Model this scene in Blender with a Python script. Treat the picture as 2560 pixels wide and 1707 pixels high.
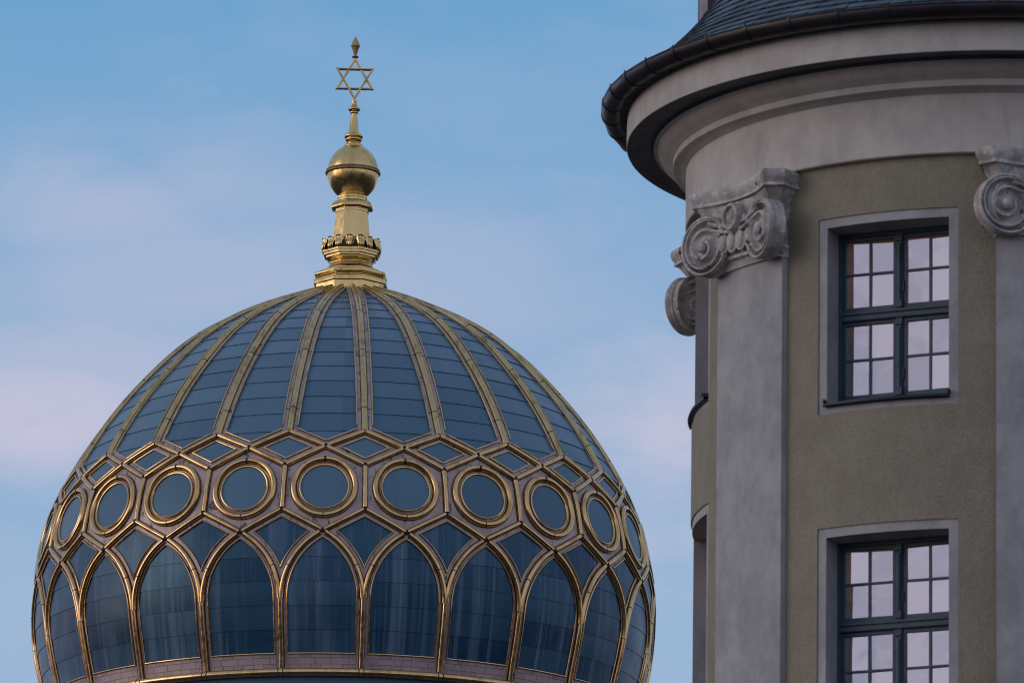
import bpy, math, random
import numpy as np
from mathutils import Vector, Matrix
R_ = math.radians
random.seed(7)
S = bpy.context.scene
for o in list(bpy.data.objects):
    bpy.data.objects.remove(o)
COL = S.collection

# ------------------------------------------------------------------ camera, sky, sun, exposure
EYE = 1.7
cam_d = bpy.data.cameras.new('camera')
cam = bpy.data.objects.new('camera', cam_d)
COL.objects.link(cam)
cam_d.sensor_width = 36.0
cam_d.lens = 257.4
cam_d.clip_start = 0.5
cam_d.clip_end = 9000.0
cam.matrix_world = (Matrix.Translation((0, 0, EYE)) @ Matrix.Rotation(R_(90 + 13.7586), 4, 'X')
                    @ Matrix.Rotation(R_(0.8499), 4, 'Z'))
cam_d.dof.use_dof = True
cam_d.dof.focus_distance = 205.0
cam_d.dof.aperture_fstop = 9.0
S.camera = cam

SUN_AZ = -104.0     # degrees clockwise from +Y (north): low sun behind the camera, to the left
SUN_EL = 4.0
world = bpy.data.worlds.new('World')
S.world = world
world.use_nodes = True
wt = world.node_tree
for n in list(wt.nodes):
    wt.nodes.remove(n)


def N(t, kind, **kw):
    n = t.nodes.new(kind)
    for k, v in kw.items():
        if k == 'ins':
            for a, b in v.items():
                if isinstance(b, bpy.types.NodeSocket):
                    t.links.new(b, n.inputs[a])
                else:
                    n.inputs[a].default_value = b
        else:
            setattr(n, k, v)
    return n


def mth(t, op, a, b=0.0, clamp=False):
    n = N(t, 'ShaderNodeMath', operation=op, use_clamp=clamp)
    for i, v in enumerate((a, b)):
        if isinstance(v, bpy.types.NodeSocket):
            t.links.new(v, n.inputs[i])
        else:
            n.inputs[i].default_value = v
    return n.outputs[0]


def mixc(t, fac, a, b, blend='MIX'):
    n = N(t, 'ShaderNodeMix', data_type='RGBA', blend_type=blend)
    for i, v in ((0, fac), (6, a), (7, b)):
        if isinstance(v, bpy.types.NodeSocket):
            t.links.new(v, n.inputs[i])
        else:
            n.inputs[i].default_value = v if i == 0 else (*v, 1.0)
    return n.outputs[2]


def ramp(t, fac, stops, interp='LINEAR'):
    n = N(t, 'ShaderNodeValToRGB')
    n.color_ramp.interpolation = interp
    els = n.color_ramp.elements
    while len(els) < len(stops):
        els.new(0.5)
    for e, (p, c) in zip(els, stops):
        e.position = p
        e.color = (*c, 1.0) if not isinstance(c, (int, float)) else (c, c, c, 1.0)
    t.links.new(fac, n.inputs[0])
    return n.outputs[0]


def mapr(t, v, a, b, c=0.0, d=1.0, smooth=True):
    n = N(t, 'ShaderNodeMapRange', interpolation_type='SMOOTHSTEP' if smooth else 'LINEAR')
    t.links.new(v, n.inputs[0])
    for i, x in ((1, a), (2, b), (3, c), (4, d)):
        n.inputs[i].default_value = x
    return n.outputs[0]


def build_sky():
    t = wt
    sky = N(t, 'ShaderNodeTexSky', sky_type='NISHITA', sun_disc=False, sun_elevation=R_(SUN_EL),
            sun_rotation=R_(SUN_AZ), altitude=40.0, air_density=1.0, dust_density=1.4, ozone_density=1.6)
    g = N(t, 'ShaderNodeTexCoord').outputs['Generated']
    sep = N(t, 'ShaderNodeSeparateXYZ', ins={0: g})
    x, y, z = sep.outputs
    # evening sky: blue overhead, lilac towards the horizon
    grad = ramp(t, mapr(t, z, -0.05, 1.0, 0, 1, False),
                [(0.0, (0.46, 0.47, 0.60)), (0.17, (0.40, 0.53, 0.73)), (0.238, (0.345, 0.51, 0.735)), (0.287, (0.255, 0.45, 0.71)),
                 (0.318, (0.165, 0.40, 0.68)), (0.60, (0.26, 0.38, 0.57)), (1.0, (0.21, 0.29, 0.43))])
    back = ramp(t, mapr(t, z, -0.05, 1.0, 0, 1, False),
                [(0.0, (0.74, 0.64, 0.60)), (0.13, (0.68, 0.64, 0.69)), (0.34, (0.55, 0.575, 0.69)), (0.62, (0.33, 0.405, 0.54)), (1.0, (0.21, 0.29, 0.43))])
    grad = mixc(t, mapr(t, y, 0.72, -0.25), grad, back)
    base = mixc(t, 0.88, sky.outputs[0], mixc(t, 1.0, grad, (10.0, 10.0, 10.0), 'MULTIPLY'))
    # afterglow round the sunk sun
    sd = Vector((math.sin(R_(SUN_AZ)) * math.cos(R_(6)), math.cos(R_(SUN_AZ)) * math.cos(R_(6)), math.sin(R_(6))))
    dot = N(t, 'ShaderNodeVectorMath', operation='DOT_PRODUCT', ins={0: g})
    dot.inputs[1].default_value = sd
    az = mapr(t, dot.outputs['Value'], 0.0, 0.75)
    low = mapr(t, z, 0.62, 0.12)
    glow = mth(t, 'MULTIPLY', az, low)
    base = mixc(t, mth(t, 'MULTIPLY', glow, 0.92), base, (6.8, 6.5, 8.6))
    hot = mth(t, 'MULTIPLY', mapr(t, dot.outputs['Value'], 0.66, 1.0), mapr(t, z, 0.19, 0.02))
    base = mixc(t, mth(t, 'MULTIPLY', hot, 0.85), base, (18.0, 9.5, 4.2))
    # soft lilac clouds, wide and streaky
    st = N(t, 'ShaderNodeVectorMath', operation='MULTIPLY', ins={0: g, 1: (1.0, 1.0, 2.3)})
    nz = N(t, 'ShaderNodeTexNoise', ins={'Vector': st.outputs[0], 'Scale': 13.0, 'Detail': 5.0, 'Roughness': 0.52, 'Distortion': 0.25})
    nz2 = N(t, 'ShaderNodeTexNoise', ins={'Vector': st.outputs[0], 'Scale': 40.0, 'Detail': 7.0, 'Roughness': 0.6, 'Distortion': 0.4})
    n01 = mth(t, 'ADD', mth(t, 'MULTIPLY', nz.outputs[0], 0.55), mth(t, 'MULTIPLY', nz2.outputs[0], 0.45))
    wide = mapr(t, n01, 0.44, 0.58)
    front = mapr(t, y, 0.80, 0.93)
    mask = mth(t, 'MULTIPLY', wide, mth(t, 'SUBTRACT', 0.9, mth(t, 'MULTIPLY', front, 0.80)))
    # cloud banks at their bearings: (bearing deg, elevation deg, half width, half height, strength)
    banks = [(-3.7, 13.05, 1.05, 0.42, 1.0), (-3.2, 13.35, 1.5, 0.55, 0.6), (1.2, 13.05, 1.25, 0.8, 1.0), (1.4, 12.9, 0.9, 0.5, 0.9), (-3.35, 14.75, 1.2, 0.5, 0.55),
             (-2.4, 14.95, 1.2, 0.5, 0.38), (-0.9, 14.1, 2.4, 0.8, 0.40), (-2.6, 14.2, 1.6, 0.6, 0.48), (0.7, 14.0, 1.3, 0.6, 0.22)]
    for bz, el, sx, sz, k in banks:
        d = Vector((math.sin(R_(bz)) * math.cos(R_(el)), math.cos(R_(bz)) * math.cos(R_(el)), math.sin(R_(el))))
        sub = N(t, 'ShaderNodeVectorMath', operation='SUBTRACT', ins={0: g})
        sub.inputs[1].default_value = d
        sc = N(t, 'ShaderNodeVectorMath', operation='MULTIPLY', ins={0: sub.outputs[0]})
        sc.inputs[1].default_value = (1 / R_(sx), 1.0, 1 / R_(sz))
        ln = N(t, 'ShaderNodeVectorMath', operation='LENGTH', ins={0: sc.outputs[0]})
        wob = mth(t, 'ADD', ln.outputs['Value'], mth(t, 'MULTIPLY', mth(t, 'SUBTRACT', n01, 0.5), 4.2))
        b = mth(t, 'MULTIPLY', mapr(t, wob, 1.5, 0.05), k)
        mask = mth(t, 'MAXIMUM', mask, b)
    col = mixc(t, mapr(t, nz2.outputs[0], 0.3, 0.7), (5.3, 5.35, 6.95), (6.2, 5.75, 7.0))
    col = mixc(t, front, (4.3, 4.5, 6.3), col)
    base = mixc(t, mth(t, 'MULTIPLY', mask, 0.88), base, col)
    bg = N(t, 'ShaderNodeBackground', ins={'Color': base, 'Strength': 0.1})
    out = N(t, 'ShaderNodeOutputWorld', ins={0: bg.outputs[0]})


build_sky()
sun_d = bpy.data.lights.new('sun', 'SUN')
sun_d.energy = 0.7
sun_d.angle = R_(40)
sun_d.color = (1.0, 0.84, 0.70)
sun = bpy.data.objects.new('sun', sun_d)
COL.objects.link(sun)
sv = Vector((math.sin(R_(SUN_AZ)) * math.cos(R_(9)), math.cos(R_(SUN_AZ)) * math.cos(R_(9)), math.sin(R_(9))))
sun.rotation_euler = sv.to_track_quat('Z', 'Y').to_euler()
S.view_settings.view_transform = 'Standard'
S.view_settings.look = 'None'
S.view_settings.exposure = 0.0
S.view_settings.gamma = 1.0
S.cycles.filter_width = 1.05


# ------------------------------------------------------------------ materials
def new_mat(name):
    m = bpy.data.materials.new(name)
    m.use_nodes = True
    t = m.node_tree
    for n in list(t.nodes):
        t.nodes.remove(n)
    p = N(t, 'ShaderNodeBsdfPrincipled')
    N(t, 'ShaderNodeOutputMaterial', ins={0: p.outputs[0]})
    return m, t, p


def coords(t, scale=(1, 1, 1), rnd=True):
    c = N(t, 'ShaderNodeTexCoord').outputs['Object']
    if rnd:
        r = N(t, 'ShaderNodeObjectInfo').outputs['Random']
        v = N(t, 'ShaderNodeCombineXYZ', ins={0: mth(t, 'MULTIPLY', r, 37.0), 1: mth(t, 'MULTIPLY', r, 91.0), 2: mth(t, 'MULTIPLY', r, 13.0)})
        c = N(t, 'ShaderNodeVectorMath', operation='ADD', ins={0: c, 1: v.outputs[0]}).outputs[0]
    return N(t, 'ShaderNodeVectorMath', operation='MULTIPLY', ins={0: c, 1: scale}).outputs[0]


def noise(t, v, scale, detail=4.0, rough=0.55, dist=0.0):
    return N(t, 'ShaderNodeTexNoise', ins={'Vector': v, 'Scale': scale, 'Detail': detail, 'Roughness': rough, 'Distortion': dist}).outputs[0]


def bump(t, p, h, strength, dist=0.02):
    b = N(t, 'ShaderNodeBump', ins={'Strength': strength, 'Distance': dist, 'Height': h})
    t.links.new(b.outputs[0], p.inputs['Normal'])


def mat_gold(name, bright=(0.68, 0.465, 0.225), dull=(0.29, 0.175, 0.085), r0=0.11, r1=0.26, wear=0.65):
    m, t, p = new_mat(name)
    c = coords(t)
    n1 = noise(t, c, 1.3, 2)
    n2 = noise(t, c, 5.0, 1)
    streak = noise(t, coords(t, (5, 5, 0.7)), 1.0, 1)
    dirt = mapr(t, mth(t, 'ADD', mth(t, 'MULTIPLY', n1, 0.5), mth(t, 'MULTIPLY', streak, 0.5)), 0.46, 0.70)
    col = mixc(t, mth(t, 'MULTIPLY', dirt, wear), bright, dull)
    spot = mapr(t, noise(t, c, 4.0, 3, 0.6), 0.66, 0.76)
    col = mixc(t, mth(t, 'MULTIPLY', spot, 0.55), col, (0.10, 0.065, 0.04))
    t.links.new(col, p.inputs['Base Color'])
    p.inputs['Metallic'].default_value = 1.0
    t.links.new(mth(t, 'ADD', mapr(t, n2, 0.3, 0.7, r0, r1), mth(t, 'MULTIPLY', dirt, 0.10)), p.inputs['Roughness'])
    bump(t, p, noise(t, c, 2.0, 1), 0.25, 0.03)
    return m


def mat_pink():
    m, t, p = new_mat('lilac_sheet')
    c = coords(t)
    n1 = noise(t, c, 2.2, 5)
    col = mixc(t, mapr(t, n1, 0.35, 0.65), (0.345, 0.275, 0.268), (0.46, 0.38, 0.375))
    stk = noise(t, coords(t, (6, 6, 0.8)), 1.0, 4, 0.6)
    col = mixc(t, mth(t, 'MULTIPLY', mapr(t, stk, 0.56, 0.70), 0.65), col, (0.17, 0.085, 0.05))
    chip = mapr(t, noise(t, coords(t, (1.6, 1.6, 0.8)), 2.6, 6, 0.62, 0.5), 0.605, 0.64)
    col = mixc(t, mth(t, 'MULTIPLY', chip, 0.85), col, (0.03, 0.035, 0.06))
    t.links.new(col, p.inputs['Base Color'])
    p.inputs['Roughness'].default_value = 0.42
    p.inputs['Metallic'].default_value = 0.35
    bump(t, p, n1, 0.25, 0.02)
    return m


def mat_course():
    m, t, p = new_mat('lilac_course')
    uv = N(t, 'ShaderNodeUVMap').outputs[0]
    b = N(t, 'ShaderNodeTexBrick', offset=0.37, squash=1.6, squash_frequency=2,
          ins={'Vector': uv, 'Color1': (0.37, 0.30, 0.31, 1), 'Color2': (0.46, 0.385, 0.40, 1), 'Mortar': (0.14, 0.075, 0.055, 1),
               'Scale': 1.0, 'Mortar Size': 0.009, 'Mortar Smooth': 0.6, 'Brick Width': 0.30, 'Row Height': 0.175})
    c = coords(t)
    rust = mapr(t, noise(t, coords(t, (5, 5, 1.2)), 1.0, 4), 0.55, 0.72)
    col = mixc(t, mth(t, 'MULTIPLY', rust, 0.55), b.outputs[0], (0.20, 0.11, 0.085))
    t.links.new(col, p.inputs['Base Color'])
    p.inputs['Roughness'].default_value = 0.45
    p.inputs['Metallic'].default_value = 0.3
    return m


def mat_zinc(name, a, b, streak_amt, streak_col, rough=(0.24, 0.40), metallic=0.0):
    m, t, p = new_mat(name)
    at_ = N(t, 'ShaderNodeAttribute', attribute_name='tint').outputs['Fac']
    wv = N(t, 'ShaderNodeCombineXYZ', ins={0: mth(t, 'MULTIPLY', at_, 97.0), 1: mth(t, 'MULTIPLY', N(t, 'ShaderNodeObjectInfo').outputs['Random'], 53.0)})
    tint = N(t, 'ShaderNodeTexWhiteNoise', noise_dimensions='2D', ins={'Vector': wv.outputs[0]}).outputs[0]
    c = coords(t)
    n1 = noise(t, c, 1.1, 4)
    col = mixc(t, mapr(t, mth(t, 'ADD', mth(t, 'MULTIPLY', n1, 0.35), mth(t, 'MULTIPLY', tint, 0.65)), 0.1, 0.85), a, b)
    so = N(t, 'ShaderNodeSeparateXYZ', ins={0: N(t, 'ShaderNodeTexCoord').outputs['Object']})
    ang = mth(t, 'ADD', mth(t, 'MULTIPLY', mth(t, 'ARCTAN2', so.outputs[0], mth(t, 'MULTIPLY', so.outputs[1], -1.0)), 9.0),
              mth(t, 'MULTIPLY', N(t, 'ShaderNodeObjectInfo').outputs['Random'], 71.0))

    def run(sx, sz):
        return N(t, 'ShaderNodeCombineXYZ', ins={0: mth(t, 'MULTIPLY', ang, sx), 1: mth(t, 'MULTIPLY', tint, 0.35), 2: mth(t, 'MULTIPLY', so.outputs[2], sz)}).outputs[0]

    s1 = noise(t, run(3.0, 0.10), 1.0, 3, 0.5)
    s2 = noise(t, run(9.0, 0.16), 1.0, 4, 0.55)
    fade = mapr(t, noise(t, run(1.6, 0.12), 1.0, 1), 0.28, 0.62)
    sk = mth(t, 'MULTIPLY', mth(t, 'ADD', mth(t, 'MULTIPLY', mapr(t, s1, 0.47, 0.62), 0.7), mth(t, 'MULTIPLY', mapr(t, s2, 0.50, 0.66), 0.6)), fade)
    col = mixc(t, mth(t, 'MULTIPLY', sk, streak_amt, True), col, streak_col)
    rust = mapr(t, noise(t, run(5.0, 0.08), 1.0, 3), 0.64, 0.74)
    col = mixc(t, mth(t, 'MULTIPLY', rust, streak_amt * 0.6), col, (0.10, 0.075, 0.06))
    t.links.new(col, p.inputs['Base Color'])
    p.inputs['Metallic'].default_value = metallic
    p.inputs['IOR'].default_value = 1.5
    p.inputs['Specular Tint'].default_value = (0.40, 0.74, 1.0, 1.0)
    t.links.new(mth(t, 'ADD', mapr(t, n1, 0.3, 0.7, *rough), mth(t, 'MULTIPLY', sk, 0.05)), p.inputs['Roughness'])
    bump(t, p, mth(t, 'ADD', noise(t, c, 1.8, 3), mth(t, 'MULTIPLY', noise(t, c, 9, 2), 0.06)), 0.07, 0.03)
    return m


def mat_plaster(name, a, b, grain=0.25, gscale=40.0, smear=0.5, dark=(0.16, 0.14, 0.13)):
    m, t, p = new_mat(name)
    c = coords(t, rnd=False)
    n1 = noise(t, c, 1.1, 6, 0.62)
    n2 = noise(t, coords(t, (2.2, 2.2, 1.3), False), 1.8, 7, 0.68)
    n3 = noise(t, c, gscale, 3, 0.6)
    f = mth(t, 'ADD', mth(t, 'MULTIPLY', n1, 0.5), mth(t, 'MULTIPLY', n2, 0.5))
    col = mixc(t, mapr(t, f, 0.36, 0.64), a, b)
    col = mixc(t, mth(t, 'MULTIPLY', mapr(t, n3, 0.35, 0.7), grain), col, tuple(v * 0.62 for v in a))
    col = mixc(t, mth(t, 'MULTIPLY', mapr(t, noise(t, coords(t, (3.0, 3.0, 0.5), False), 1.3, 5, 0.65), 0.56, 0.74), smear * 0.35), col, dark)
    scuff = mapr(t, noise(t, c, 1.9, 6, 0.7, 0.6), 0.70, 0.76)
    col = mixc(t, mth(t, 'MULTIPLY', scuff, smear * 0.4), col, tuple(min(0.8, v * 1.35) for v in b))
    t.links.new(col, p.inputs['Base Color'])
    p.inputs['Roughness'].default_value = 0.9
    bump(t, p, mth(t, 'ADD', n3, mth(t, 'MULTIPLY', n2, 0.3)), 0.5 if grain > 0.2 else 0.12, 0.02)
    return m


def mat_stone():
    m, t, p = new_mat('weathered_stone')
    c = coords(t, rnd=True)
    n1 = noise(t, c, 5.0, 6, 0.65)
    col = mixc(t, mapr(t, n1, 0.3, 0.7), (0.30, 0.29, 0.277), (0.57, 0.555, 0.535))
    pale = mapr(t, noise(t, c, 11.0, 5, 0.7), 0.56, 0.61)
    col = mixc(t, mth(t, 'MULTIPLY', pale, 0.8), col, (0.70, 0.69, 0.70))
    v = N(t, 'ShaderNodeTexVoronoi', feature='F1', distance='MANHATTAN', ins={'Vector': c, 'Scale': 6.5, 'Randomness': 1.0})
    chip = mapr(t, v.outputs['Distance'], 0.30, 0.22)
    pick = mapr(t, N(t, 'ShaderNodeSeparateColor', ins={0: v.outputs['Color']}).outputs[0], 0.72, 0.74)
    col = mixc(t, mth(t, 'MULTIPLY', mth(t, 'MULTIPLY', chip, pick), 0.9), col, (0.035, 0.045, 0.06))
    grime_shade = mapr(t, noise(t, coords(t, (1, 1, 1)), 2.4, 4), 0.46, 0.66)  # dirt blotches over the stone
    col = mixc(t, mth(t, 'MULTIPLY', grime_shade, 0.45), col, (0.13, 0.12, 0.11))
    t.links.new(col, p.inputs['Base Color'])
    p.inputs['Roughness'].default_value = 0.85
    bump(t, p, mth(t, 'ADD', n1, mth(t, 'MULTIPLY', noise(t, c, 30, 3), 0.4)), 0.5, 0.02)
    return m


def mat_simple(name, col, rough=0.5, metallic=0.0, var=0.25, scale=3.0):
    m, t, p = new_mat(name)
    n1 = noise(t, coords(t), scale, 4)
    c = mixc(t, mapr(t, n1, 0.3, 0.7), tuple(v * (1 - var) for v in col), tuple(v * (1 + var) for v in col))
    t.links.new(c, p.inputs['Base Color'])
    p.inputs['Metallic'].default_value = metallic
    t.links.new(mapr(t, noise(t, coords(t), scale * 3, 3), 0.3, 0.7, rough * 0.85, min(1, rough * 1.2)), p.inputs['Roughness'])
    return m


def mat_glass():
    m = bpy.data.materials.new('window_glass')
    m.use_nodes = True
    t = m.node_tree
    for n in list(t.nodes):
        t.nodes.remove(n)
    gl = N(t, 'ShaderNodeBsdfGlossy', ins={'Color': (0.95, 0.95, 0.97, 1), 'Roughness': 0.02})
    c = coords(t)
    b = N(t, 'ShaderNodeBump', ins={'Strength': 0.05, 'Distance': 0.05, 'Height': noise(t, c, 1.4, 2)})
    t.links.new(b.outputs[0], gl.inputs['Normal'])
    tr = N(t, 'ShaderNodeBsdfTransparent', ins={'Color': (0.9, 0.92, 0.9, 1)})
    mx = N(t, 'ShaderNodeMixShader', ins={0: 0.55, 1: tr.outputs[0], 2: gl.outputs[0]})
    N(t, 'ShaderNodeOutputMaterial', ins={0: mx.outputs[0]})
    return m


M = {
    'gold': mat_gold('gilding'),
    'gold_finial': mat_gold('finial_gilding', (0.74, 0.55, 0.235), (0.34, 0.22, 0.09), 0.12, 0.28, 0.55),
    'gold_rib': mat_gold('dulled_gilding', (0.60, 0.465, 0.22), (0.24, 0.175, 0.09), 0.16, 0.34, 0.75),
    'grime_shade': mat_simple('painted_shade_line', (0.085, 0.048, 0.024), 0.55, 0.4),  # dark brown that paints contact shade beside rolls and behind leaves
    'gold_old': mat_gold('worn_gilding', (0.50, 0.36, 0.17), (0.17, 0.11, 0.06), 0.34, 0.55, 0.8),
    'dark_joint': mat_simple('dark_joint', (0.035, 0.033, 0.04), 0.6, 0.3),
    'pink': mat_pink(),
    'course': mat_course(),
    'zinc': mat_zinc('dome_sheet', (0.072, 0.145, 0.212), (0.108, 0.198, 0.280), 0.32, (0.12, 0.17, 0.22), (0.26, 0.42)),
    'zinc_panel': mat_zinc('panel_sheet', (0.004, 0.028, 0.070), (0.028, 0.080, 0.140), 0.72, (0.13, 0.20, 0.28), (0.24, 0.38)),
    'olive': mat_plaster('olive_roughcast', (0.250, 0.232, 0.172), (0.310, 0.290, 0.218), 0.45, 34.0, 0.6),
    'pale': mat_plaster('pale_plaster', (0.290, 0.298, 0.312), (0.430, 0.436, 0.448), 0.15, 60.0, 0.55),
    'frieze': mat_plaster('frieze_plaster', (0.43, 0.418, 0.395), (0.57, 0.555, 0.525), 0.15, 60.0, 0.55),
    'soffit': mat_simple('shade_dark_soffit', (0.105, 0.11, 0.125), 0.7, 0.0, 0.2, 1.5),  # shade under the cornice is put into this dark base colour
    'stone': mat_stone(),
    'teal': mat_simple('teal_paint', (0.022, 0.058, 0.085), 0.42, 0.0, 0.2),
    'sheet_dark': mat_simple('dark_sill_sheet', (0.020, 0.026, 0.040), 0.4, 0.4),
    'gutter': mat_simple('brown_gutter_metal', (0.021, 0.018, 0.025), 0.40, 0.2, 0.25, 1.5),
    'slate': mat_simple('roof_slate', (0.062, 0.098, 0.135), 0.5, 0.0, 0.4, 2.2),
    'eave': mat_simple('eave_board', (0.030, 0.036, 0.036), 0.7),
    'maroon': mat_simple('maroon_sheet', (0.060, 0.024, 0.034), 0.4, 0.4),
    'trim': mat_simple('dormer_trim', (0.42, 0.36, 0.37), 0.6),
    'room': mat_simple('room_brown', (0.60, 0.30, 0.11), 0.9),
    'room_glow': None,
    'room_dark': mat_simple('room_dark', (0.05, 0.045, 0.045), 0.9),
    'glass': mat_glass(),
    'drum': mat_simple('drum_stone', (0.26, 0.22, 0.19), 0.9),
}


M['room_glow'] = mat_simple('glowing_room_surface', (0.60, 0.30, 0.11), 0.9)
M['room_glow'].node_tree.nodes['Principled BSDF'].inputs['Emission Color'].default_value = (1.0, 0.40, 0.09, 1)
M['room_glow'].node_tree.nodes['Principled BSDF'].inputs['Emission Strength'].default_value = 0.05  # room lamplight put into the surface as weak emission; no lamp built


# ------------------------------------------------------------------ mesh helpers
class MB:
    def __init__(self):
        self.v, self.f, self.mi, self.mats, self.tint, self.uv = [], [], [], [], [], {}

    def m(self, name):
        if name not in self.mats:
            self.mats.append(name)
        return self.mats.index(name)

    def add(self, vs, fs, mat, tint=0.5):
        o = len(self.v)
        self.v += [tuple(map(float, a)) for a in vs]
        k = self.m(mat)
        for f in fs:
            self.f.append([i + o for i in f])
            self.mi.append(k)
            self.tint.append(tint)

    def grid(self, P, mat, cu=False, cv=False, tints=None, flip=False):
        """P[i][j] points; i rows, j columns"""
        P = np.asarray(P, float)
        a, b = P.shape[:2]
        o = len(self.v)
        self.v += [tuple(q) for q in P.reshape(-1, 3)]
        k = self.m(mat)
        for i in range(a if cu else a - 1):
            for j in range(b if cv else b - 1):
                i2, j2 = (i + 1) % a, (j + 1) % b
                f = [o + i * b + j, o + i * b + j2, o + i2 * b + j2, o + i2 * b + j]
                self.f.append(f[::-1] if flip else f)
                self.mi.append(k)
                self.tint.append(0.5 if tints is None else tints[i])
        return o

    def box(self, c, s, mat, M4=None):
        x, y, z = (a / 2 for a in s)
        vs = [Vector((c[0] + i * x, c[1] + j * y, c[2] + k * z)) for i in (-1, 1) for j in (-1, 1) for k in (-1, 1)]
        if M4 is not None:
            vs = [M4 @ v for v in vs]
        self.add(vs, [(0, 1, 3, 2), (4, 6, 7, 5), (0, 4, 5, 1), (2, 3, 7, 6), (0, 2, 6, 4), (1, 5, 7, 3)], mat)

    def tube(self, pts, r, mat, n=8, closed=False, cap=True, up=None):
        pts = [np.asarray(p, float) for p in pts]
        L = len(pts)
        rs = r if hasattr(r, '__len__') else [r] * L
        rings = []
        ref = None
        for i in range(L):
            a = pts[(i - 1) % L] if (closed or i > 0) else pts[i]
            b = pts[(i + 1) % L] if (closed or i < L - 1) else pts[i]
            T = b - a
            T = T / (np.linalg.norm(T) + 1e-12)
            if up is not None:
                U = np.asarray(up[i] if hasattr(up[0], '__len__') else up, float)
            else:
                U = ref if ref is not None else (np.array([0, 0, 1.0]) if abs(T[2]) < 0.9 else np.array([1.0, 0, 0]))
            U = U - T * (U @ T)
            U = U / (np.linalg.norm(U) + 1e-12)
            ref = U
            B = np.cross(T, U)
            rings.append([pts[i] + rs[i] * (math.cos(q) * U + math.sin(q) * B) for q in np.arange(n) * 2 * math.pi / n])
        o = self.grid(rings, mat, cu=closed, cv=True)
        if cap and not closed:
            k = self.m(mat)
            self.f.append([o + j for j in range(n)])
            self.f.append([o + (L - 1) * n + j for j in range(n)][::-1])
            self.mi += [k, k]
            self.tint += [0.5, 0.5]

    def lathe(self, prof, mat, n=64, a0=0.0, a1=360.0, center=(0, 0), rot=0.0, flip=False):
        full = abs(a1 - a0) >= 359.9
        cnt = n if full else n + 1
        P = []
        for (r, z) in prof:
            P.append([(center[0] + r * math.sin(R_(rot + a0 + (a1 - a0) * j / n)), center[1] - r * math.cos(R_(rot + a0 + (a1 - a0) * j / n)), z) for j in range(cnt)])
        self.grid(P, mat, cv=full, flip=flip)

    def build(self, name, parent=None, smooth=40, loc=None, rotz=0.0):
        me = bpy.data.meshes.new(name)
        me.from_pydata(self.v, [], self.f)
        for k in self.mats:
            me.materials.append(M[k])
        me.polygons.foreach_set('material_index', self.mi)
        at = me.attributes.new('tint', 'FLOAT', 'FACE')
        at.data.foreach_set('value', self.tint)
        if self.uv:
            lay = me.uv_layers.new(name='UVMap')
            for lp in me.loops:
                lay.data[lp.index].uv = self.uv.get(lp.vertex_index, (0, 0))
        me.update()
        if smooth:
            me.polygons.foreach_set('use_smooth', [True] * len(me.polygons))
            me.set_sharp_from_angle(angle=R_(smooth))
        o = bpy.data.objects.new(name, me)
        COL.objects.link(o)
        if parent is not None:
            o.parent = parent
        if loc:
            o.location = loc
        o.rotation_euler = (0, 0, rotz)
        return o


def empty(name, loc, label, cat):
    o = bpy.data.objects.new(name, None)
    COL.objects.link(o)
    o.location = loc
    o.empty_display_size = 1.0
    o['label'] = label
    o['category'] = cat
    return o


def copy_part(o, parent, rotz):
    """a copy of a part with copies of its sub-parts, turned about the axis of its thing"""
    c = o.copy()
    COL.objects.link(c)
    c.parent = parent
    c.rotation_euler = (0, 0, rotz)
    for ch in [q for q in ALL_CHILDREN.get(o.name, [])]:
        d = ch.copy()
        COL.objects.link(d)
        d.parent = c
    return c


ALL_CHILDREN = {}


def sub(o, part):
    ALL_CHILDREN.setdefault(part.name, []).append(o)
    return o


# ------------------------------------------------------------------ ground
g = MB()
rr = [0, 30, 80, 150, 300, 700, 1600, 4000]
g.grid([[(r * math.sin(a), r * math.cos(a) + 60, 0) for a in np.linspace(0, 2 * math.pi, 48, endpoint=False)] for r in rr], 'ground' if 'ground' in M else 'room_dark', cv=True, flip=True)
M['ground'] = mat_simple('paving', (0.034, 0.030, 0.027), 0.85, 0.0, 0.35, 0.3)
g.mats = ['ground']
ground = g.build('ground', smooth=0)
ground['kind'] = 'structure'

# ------------------------------------------------------------------ the dome
PROFILE = [(0.352, 53.082), (0.882, 52.927), (1.397, 52.751), (1.899, 52.561), (2.388, 52.364), (2.868, 52.160), (3.337, 51.944), (3.795, 51.711), (4.238, 51.458), (4.664, 51.180), (5.068, 50.873), (5.446, 50.539), (5.802, 50.185), (6.141, 49.821), (6.469, 49.452), (6.786, 49.077), (7.089, 48.693), (7.375, 48.298), (7.645, 47.892), (7.899, 47.476), (8.139, 47.051), (8.362, 46.616), (8.564, 46.169), (8.738, 45.710), (8.878, 45.239), (8.984, 44.759), (9.060, 44.273), (9.110, 43.785), (9.139, 43.295), (9.145, 42.804), (9.123, 42.313), (9.069, 41.825), (8.981, 41.342), (8.870, 40.864), (8.752, 40.388), (8.644, 39.906), (8.557, 39.408), (8.480, 38.892), (8.397, 38.360), (8.294, 37.817)]
DOME = empty('domed_building', (-4.7965, 210.0, 0.0), 'dark blue sheet-metal dome with gilded ribs, ring medallions and a golden star on its finial', 'domed building')
PH0 = 4.723
BAY = 15.0
PR = np.array(PROFILE)
PR[:, 1] += EYE
T_ = np.concatenate([[0], np.cumsum(np.hypot(np.diff(PR[:, 0]), np.diff(PR[:, 1])))])
tfine = np.linspace(0, T_[-1], 600)
rf = np.interp(tfine, T_, PR[:, 0])
zf = np.interp(tfine, T_, PR[:, 1])
ker = np.exp(-np.linspace(-2, 2, 41) ** 2)
ker /= ker.sum()
pad = 20
ext = lambda a: np.concatenate([2 * a[0] - a[pad:0:-1], a, 2 * a[-1] - a[-2:-pad - 2:-1]])
rf = np.convolve(ext(rf), ker, 'valid')
zf = np.convolve(ext(zf), ker, 'valid')
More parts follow.
